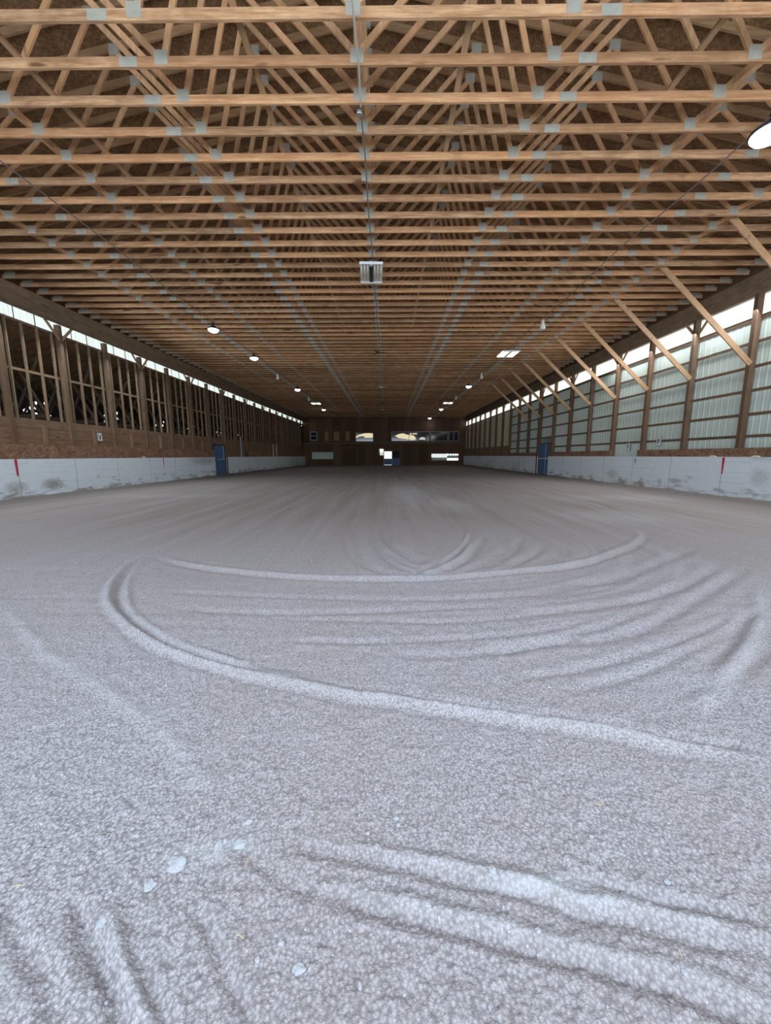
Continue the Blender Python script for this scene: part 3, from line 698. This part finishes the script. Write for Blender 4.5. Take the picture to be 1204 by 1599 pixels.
bb = MB(); mk_bottom(bb); MBOT = bb.mesh('bottom_chord', M['truss'])
MT_ = []
for s in (-1, 1):
    bb = MB(); mk_top(bb, s); MT_.append(bb.mesh('top_chord', M['top']))
MW = [MB().bar((p[0], 0, p[1]), (q[0], 0, q[1]), .09, .037).mesh('web', M['web']) for p, q in webs]
MP = []
for a in plates + tplates:
    bb = MB(); mk_plate(bb, *a); MP.append(bb.mesh('plate', M['plate']))
far = MB(); mk_bottom(far, 0)
for s in (-1, 1): mk_top(far, s, 1)
for p, q in webs: far.bar((p[0], 0, p[1]), (q[0], 0, q[1]), .09, .037, m=1)
for a in plates + tplates: mk_plate(far, *a, m=2)
MFAR = far.mesh('roof_truss_far', [M['truss'], M['web'], M['plate']])
MFAR.materials[1] = M['web']
NT_ = int((YE - .25 - 5.96) / .6096) + 1
special = {1: 'along the top edge of the photo', 13: 'the hanging unlit light fixture'}
for k in range(1, NT_ + 1):
    loc = (XC, 5.96 + (k - 1) * .6096, ZC)
    lab = 'light brown timber roof truss with grey plates, %s counting away from the camera' % nth(k)
    if k <= 26:
        r = empty('roof_truss', loc); put('bottom_chord', MBOT, r)
        for q in MT_: put('top_chord', q, r)
        for q in MW: put('web', q, r)
        for q in MP: put('connector_plate', q, r)
    else: r = put('roof_truss', MFAR, None, loc)
    tag(r, lab, 'roof truss', 'timber trusses of the arena roof')
# two trusses above and behind the photographer's doorway
# lateral braces running over the bottom chords
for off, nm in ((-1.6, 'just left of the centre line'), (1.6, 'just right of the centre line'), (-5.1, 'over the left half of the arena'), (5.1, 'over the right half of the arena')):
    tag(MB().box(XC + off - .045, XC + off + .045, 5.7, YE - .1, ZC + .001, ZC + .039).build('lateral_brace', M['brace']), 'long board laid across the truss chords %s' % nm, 'brace')

# ================================================================== CABLES, LIGHTS
def cable(name, pts, r, mat, lab):
    return tag(MB().tube(pts, r, 6).build(name, M[mat]), lab, 'cable')
zb = ZC - .14
c0 = [(XC - .02, 6.0, zb - .02), (XC + .02, 6.6, zb - .03)]
cable('light_cable', [(XC - .02, 5.0, zb - .015), (XC + .03, 6.57, zb - .015), (XC + .01, 7.2, zb - .02)], .014, 'conduit', 'pale conduit running to a box under the centre of the roof')
tag(MB().lathe([(.045, 0), (.05, .01), (.05, .05), (.03, .06)], (XC - .02, 7.3, zb - .065), 12).build('junction_box', M['steelbox']), 'round grey junction box under the truss centre line', 'junction box')
pts = [(XC + .01 + .012 * math.sin(i * 1.7), 7.35 + i * 1.0, zb - .02 - .012 * (i % 2)) for i in range(52)]
cable('light_cable', pts, .013, 'cable', 'dark cable stapled along the centre line of the roof')
def sag(x, y0, y1, n=46):
    out = []
    for i in range(n):
        y = y0 + (y1 - y0) * i / (n - 1); out.append((x + .03 * math.sin(y * .9), y, zb - .03 - .07 * abs(math.sin(y * .55))))
    return out
cable('light_cable', sag(-7.56, 5.2, 56, 60), .013, 'cable', 'dark cable strung under the trusses on the left side')
cable('light_cable', sag(6.55, 5.2, 56, 60), .013, 'cable', 'dark cable strung under the trusses on the right side')

def snap(l): return (l[0], 5.96 + round((l[1] - 5.96) / .6096) * .6096, l[2])
def lamp_light(loc, e, col, r=.25):
    l = bpy.data.lights.new('lamp_glow', 'SPOT'); l.energy = e; l.color = col; l.shadow_soft_size = r; l.spot_size = R(165); l.spot_blend = .6
    o = bpy.data.objects.new('lamp_glow', l); COL.objects.link(o); return o, loc
# round LED high bays
def led_proto():
    r = empty('led_high_bay'); 
    smooth(MB().lathe([(.03, .30), (.035, .14), (.10, .13), (.12, .06), (.20, .05), (.215, .02), (.20, 0)][::-1], (0, 0, 0), 24).build('housing', M['black'], r))
    smooth(MB().lathe([(.04, -.125), (.11, -.11), (.165, -.07), (.19, -.02), (.192, -.002)], (0, 0, 0), 24).build('led_lens', M['led'], r)); r.scale = (1.15, 1.15, 1)
    smooth(MB().tube([(0, 0, .3), (0, .02, .35), (.02, 0, .40)], .008, 6).build('hook', M['steelbox'], r)); return r
leds = [((-7.70, 17.45, 7.0), 'brightest cool-white round lamp on the left, nearest of the left row'), ((-7.62, 22.7, 7.0), 'second nearest round cool-white lamp of the left row'), ((-7.6, 32.6, 7.0), 'third round cool-white lamp of the left row, before the warm one'), ((-7.76, 47.0, 7.0), 'farthest round cool-white lamp of the left row'),
        ((6.66, 7.46, 7.0), 'large glaring round lamp cut by the right edge of the photo'), ((6.56, 31.8, 7.0), 'round cool-white lamp of the right row between two warm fixtures'), ((6.48, 46.8, 7.0), 'small distant round lamp at the far end of the right row'), ((6.3, 57.6, 7.0), 'round white lamp close to the far wall on the right')]
P0 = led_proto()
for i, (loc, lab) in enumerate(leds):
    o = P0 if i == 0 else copy_tree(P0)
    loc = snap(loc) if i != 4 else loc; o.location = loc; tag(o, lab, 'lamp', 'round LED high bay lamps')
    if i == 4:
        o.scale = (1.45, 1.45, 1.0); MB().box(-.02, .02, -.24, .24, .232, .262).build('mounting_bar', M['steelbox'], o)
    l = bpy.data.lights.new('lamp_glow', 'SPOT'); l.energy = 20; l.color = (.88, .93, 1); l.shadow_soft_size = .18; l.spot_size = R(165); l.spot_blend = .5
    lo = bpy.data.objects.new('lamp_glow', l); COL.objects.link(lo); lo.location = (loc[0], loc[1], loc[2] - .16)
# six-tube fluorescent high bays
def fluo_proto(lit):
    r = empty('tube_high_bay'); tm = M['fluoro'] if lit else M['tube']
    MB().box(-.05, .05, -.58, .58, .02, .09).build('housing', M['black'] if not lit else M['white'], r)
    for e in (-1, 1): MB().box(-.34, .34, min(e * .585, e * .61), max(e * .585, e * .61), .0, .07).build('end_rail', M['sign'], r)
    for s in (-1, 1):
        MB().box(min(s * .055, s * .34), max(s * .055, s * .34), -.585, .585, .055, .07).build('reflector', M['white'] if lit else M['tube'], r)
        for k in range(3):
            x = s * (.10 + k * .095)
            smooth(MB().tube([(x, -.56, .03), (x, .56, .03)], .016, 8).build('tube', tm, r))
            for e in (-1, 1): MB().box(x - .02, x + .02, e * .585 - .02, e * .585 + .02, .005, .05).build('tube_socket', M['sign'], r)
    for e in (-1, 1): MB().tube([(0, 0, .08), (0, e * .01, .34)], .005, 6).build('hanger', M['steelbox'], r)
    MB().box(-.05, .05, -.62, -.50, -.01, .07).build('end_box', M['sign'], r)
    return r
PF = fluo_proto(False); PF.location = (-.49, 12.35, 6.93); PF.rotation_euler = (0, 0, R(2)); tag(PF, 'unlit six-tube light fixture hanging under the centre of the roof', 'light fixture')
PW = fluo_proto(True)
for i, (loc, lab) in enumerate([((6.66, 22.0, 6.97), 'largest warm glowing rectangular fixture of the right row'), ((6.46, 41.6, 6.97), 'smaller warm glowing rectangular fixture far down the right row'), ((-7.69, 41.3, 6.97), 'warm glowing rectangular fixture far down the left row')]):
    o = PW if i == 0 else copy_tree(PW)
    o.scale = (1.4, 1, 1)
    loc = snap(loc); o.location = loc; tag(o, lab, 'light fixture', 'lit tube fixtures')
    area('fixture_glow', (loc[0], loc[1], loc[2] - .03), (0, 0, 0), .6, 1.1, 14, (1, .93, .7))
# pale unlit pendants
def pend():
    r = empty('pendant_lamp')
    MB().tube([(0, 0, .30), (0, 0, .42)], .006, 6).build('rod', M['steelbox'], r)
    smooth(MB().lathe([(.045, .30), (.06, .22), (.075, .1), (.11, .0)][::-1], (0, 0, 0), 20).build('shade', M['tube'], r))
    smooth(MB().lathe([(.02, -.09), (.08, -.08), (.105, -.04), (.105, 0)], (0, 0, 0), 20).build('globe', M['white'], r)); return r
PP = pend()
for i, (loc, lab) in enumerate([((6.58, 16.9, 6.84), 'largest pale unlit pendant lamp, nearest in the right row'), ((6.55, 27.1, 6.84), 'pale unlit pendant between the warm fixture and the next lamp on the right'), ((-7.7, 27.2, 6.84), 'pale unlit pendant between the second and third left lamps'), ((-7.68, 37.6, 6.84), 'pale unlit pendant just before the warm left fixture'), ((6.52, 37.2, 6.84), 'small distant unlit pendant of the right row')]):
    o = PP if i == 0 else copy_tree(PP)
    loc = snap(loc); o.location = loc; tag(o, lab, 'pendant lamp', 'unlit pale pendant lamps')
# ceiling fans on the centre line, at rest
def fan(mat):
    r = empty('ceiling_fan'); MB().tube([(0, 0, .05), (0, 0, .32)], .012, 8).build('rod', M['steelbox'], r)
    smooth(MB().lathe([(.05, -.05), (.10, -.03), (.10, .04), (.04, .06)], (0, 0, 0), 16).build('motor', M[mat], r))
    for k in range(3):
        a = k * 2 * math.pi / 3 + .1; MB().bar((.1 * math.cos(a), .1 * math.sin(a), 0), (.55 * math.cos(a), .55 * math.sin(a), 0), .012, .10, (-math.sin(a), math.cos(a), 0)).build('blade', M[mat], r)
    return r
for loc, mt, lab in (((-.50, 21.3, 6.95), 'black', 'dark ceiling fan on the centre line behind the hanging fixture'), ((-.52, 31.3, 6.95), 'white', 'pale ceiling fan on the centre line, middle distance'), ((-.55, 40.5, 6.95), 'black', 'small dark ceiling fan far along the centre line'), ((-.56, 47, 6.95), 'white', 'pale ceiling fan farthest along the centre line')):
    o = fan(mt); loc = snap(loc); o.location = loc; tag(o, lab, 'ceiling fan', 'ceiling fans on the centre line')

# ================================================================== SIDE DOORS, SIGNS, MARKS
for side, D, x, s, nm in (('left', DL, XL, 1, 'door_3'), ('right', DR, XR, -1, 'door_4')):
    y0, y1 = D; ya, yb = min(x, x - s * .12), max(x, x - s * .12)
    zt_ = 2.28 if side == 'left' else 2.32
    b = MB(); b.box(ya, yb, y0, y0 + .08, -.05, zt_ + .06); b.box(ya, yb, y1 - .08, y1, -.05, zt_ + .06); b.box(ya, yb, y0, y1, zt_, zt_ + .06)
    d = struct(nm, b, M['black'] if side == 'left' else M['post']); xd = x - s * .03; xa, xb = min(xd, xd - s * .05), max(xd, xd - s * .05)
    xs0, xs1 = sorted((xd, xd + s * .012)); ym = 1.22
    lo = MB().box(xa, xb, y0 + .09, y1 - .09, .03, ym - .02).build('lower_leaf', M['blue'], d)
    up = MB().box(xa, xb, y0 + .09, y1 - .09, ym + .02, zt_ - .01).build('upper_leaf', M['blue'], d)
    b = MB(); b.box(xs0, xs1, y0 + .1, y1 - .1, ym - .02, ym + .045) if side == 'right' else b.box(xs0, xs1, y0 + .45, y1 - .1, ym - .02, ym + .03)
    b.build('door_bar', M['bluelt'] if side == 'left' else M['sign'], d)
    yv = (y1 - .35) if side == 'left' else y0 + .62
    MB().box(xs0, xs1, yv, yv + .05, ym + .05 if side == 'left' else .1, zt_ - .03).build('door_batten', M['bluelt'], d)
    MB().box(xs0 - .02, xs1 + .02, y0 + .15, y0 + .27, ym - .08, ym - .05).build('door_latch', M['steelbox'], lo)
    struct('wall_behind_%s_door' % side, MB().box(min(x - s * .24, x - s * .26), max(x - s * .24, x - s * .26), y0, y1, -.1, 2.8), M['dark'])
struct('trim_10', MB().box(XL - .12, XL - .02, DL[0], DL[1], 2.36, 2.50), M['plank'])

def glyph(name, loc, s, strokes, mat, parent):
    b = MB()
    for p, q in strokes: b.bar((0, p[0], p[1]), (0, q[0], q[1]), .035, .004, (1, 0, 0))
    return b.build(name, mat, parent, loc)
def sign(loc, s, w_, h_, strokes, lab):
    r = empty('letter_sign', loc)
    MB().box(-.006, .006, -w_ / 2, w_ / 2, -h_ / 2, h_ / 2).build('board', M['sign'], r)
    MB().box(-.010 , -.006, -w_ / 2 - .012, w_ / 2 + .012, -h_ / 2 - .012, h_ / 2 + .012).build('backing', M['black'], r) if s > 0 else MB().box(.006, .010, -w_ / 2 - .012, w_ / 2 + .012, -h_ / 2 - .012, h_ / 2 + .012).build('backing', M['black'], r)
    glyph('letter', (s * .009, 0, 0), s, strokes, M['black'], r); return tag(r, lab, 'sign')
V_ = [((-.075, .10), (0, -.10)), ((.075, .10), (0, -.10))]
# seen from the arena: left wall reads with +y to the right, right wall with -y to the right
P_ = [((.055, -.10), (.055, .10)), ((.055, .09), (-.04, .09)), ((-.05, .09), (-.05, .0)), ((-.04, .0), (.055, .0))]
sign((XL - .068, 17.12, 2.33), 1, .27, .34, V_, 'white sign with a black letter V on the plank band of the left wall')
sign((XR + .15, 16.92, 2.06), -1, .27, .36, P_, 'white sign with a black letter hung on the right wall girt, nearer one')
F_ = [((.05, -.10), (.05, .10)), ((.05, .09), (-.05, .09)), ((.05, .0), (-.03, .0))]
sign((XR + .15, 19.0, 1.88), -1, .2, .36, F_, 'narrow white sign with a dark letter above the kick board seam, farther right one')
for (x, y, s, lab) in ((XL + .036, 13.0, 1, 'red painted stripe on the left kick board near the photo edge'), (XL + .036, 21.63, 1, 'thin red painted stripe farther along the left kick board'), (XR - .036, 13.36, -1, 'red painted stripe hanging from the top of the right kick board')):
    xa, xb = sorted((x, x + s * .006)); wd = .05 if y < 20 else .035
    b = MB(); b.poly([(xa, y - wd, 1.38), (xa, y + wd, 1.38), (xa, y + wd * .5, .80), (xa, y - wd * .5, .80)], (xb - xa, 0, 0))
    tag(b.build('stripe_marker', M['red']), lab, 'marker')
for x, y, lab in ((XL + .05, 19.9, 'small white object on the ledge above the left kick board'), (XR - .05, 13.8, 'small white scrap on the ledge above the right kick board'), (XR - .05, 12.2, 'small white scrap on the ledge nearest the right photo edge')):
    tag(MB().box(x - .03, x + .03, y - .12, y + .12, 1.40, 1.43).box(x - .02, x + .02, y - .06, y + .08, 1.43, 1.445).build('ledge_scrap', M['sign']), lab, 'scrap')
# pale pipes and a gate bar standing at the left wall beyond the door
tag(MB().tube([(XL + .07, 33.2, 1.38), (XL + .07, 33.2, 3.1)], .03, 8).build('standpipe', M['bluelt']), 'upright pale pipe on the left wall just beyond the blue door', 'pipe')
tag(MB().box(XL + .02, XL + .12, 34.2, 34.6, 1.40, 1.95).build('wall_box', M['black']).parent or bpy.data.objects[-1] if False else MB().box(XL + .02, XL + .12, 34.2, 34.5, 1.40, 1.95).box(XL + .04, XL + .10, 34.25, 34.45, 1.95, 2.02).build('wall_box', M['black']), 'black box on the ledge beside the pale pipe of the left wall', 'box')
for y, lab in ((42.6, 'nearer of two pale upright boards on the far left wall'), (43.9, 'farther of two pale upright boards on the far left wall')):
    tag(MB().box(XL + .025, XL + .05, y - .12, y + .12, 1.40, 2.75).box(XL + .02, XL + .06, y - .05, y + .05, 2.75, 2.8).build('upright_board', M['tube']), lab, 'board')

# ================================================================== CLODS AND STRAW
import mathutils.noise as mn
def clod(x, y, r, seed, lab, group=None, flat=.5):
    bm = bmesh.new(); bmesh.ops.create_icosphere(bm, subdivisions=3, radius=1)
    for v in bm.verts:
        n = mn.noise(v.co * 1.4 + Vector((seed * 3.1, 0, 0))) * .55 + mn.noise(v.co * 4 + Vector((seed, 5, 0))) * .18
        v.co *= 1 + n; v.co.z *= flat; v.co.x *= 1.0 + .35 * math.sin(seed * 2.3)
    bmesh.ops.scale(bm, vec=(r, r, r), verts=bm.verts); me = bpy.data.meshes.new('clod'); bm.to_mesh(me); bm.free(); me.materials.append(M['clod'])
    return tag(put('dirt_clod', me, None, (x, y, gz(x, y) + r * flat * .55)), lab, 'clod', group)
big_ = [(-.77, 1.16, .028, 'largest flat pale clod on the sand left of the foreground'), (-.65, 1.23, .020, 'pale clod right of the largest flat one, middle of the cluster'), (-.57, 1.235, .020, 'pale clod at the right end of the foreground cluster'), (-.83, 1.09, .019, 'tilted grey clod just left below the largest one'), (-.91, .98, .020, 'sharp flat grey clod at the top of the left ruts'), (-.57, 1.32, .011, 'single small pale clod above the foreground cluster'), (.37, 1.13, .014, 'pale clod at the tip of the bright dust streak on the right'), (.04, 1.30, .009, 'tiny bluish clod alone near the centre foreground'), (-.26, .88, .013, 'round clod near the bottom edge, left of centre')]
for i, (x, y, r, lab) in enumerate(big_): clod(x, y, r, i + 1, lab, 'dirt clods in the foreground', .4)
rc = random.Random(5)
for i in range(34):
    y = rc.uniform(.8, 2.3); x = rc.uniform(-1.05, 1.0) * y
    clod(x, y, rc.uniform(.004, .009), i + 30, 'small rounded crumb of dirt lying in the foreground sand', 'small crumbs in the foreground sand', .7)
ST = [(-1.38, 5.65, 'thin upright-looking straw on the sand at mid distance, left of centre'), (-1.09, 5.18, 'thin straw just nearer than the mid-distance one'), (-2.41, 2.95, 'pale straw outside the curved track on the left'), (-1.91, 1.89, 'pale straw near the left photo edge'), (-.52, 1.17, 'yellow straw beside the pale clod cluster'), (.90, 1.40, 'crossed yellow straw on the right foreground sand'), (-1.28, 1.08, 'short straw at the left photo edge above the ruts'), (-.46, .95, 'short straw low in the left foreground'), (-.77, 1.78, 'short straw inside the left foreground'), (.87, .92, 'straw between the right foreground ruts')]
for i, (x, y, lab) in enumerate(ST):
    a = rc.uniform(0, 3.1); L = .010 * (1 + y * .5); z = gz(x, y) + .006
    if i < 2: a = 1.75; L = .12
    b = MB(); dx, dy = L * math.cos(a), L * math.sin(a)
    b.tube([(x - dx, y - dy, z), (x, y, z + .006), (x + dx, y + dy, z + .002)], (.0006 + .0004 * y), 5)
    if i == 5: b.tube([(x - dy, y + dx, z + .003), (x + dy * .5, y - dx * .5, z + .006)], .0012, 5)
    tag(b.build('straw', M['straw']), lab, 'straw', 'straws on the sand')
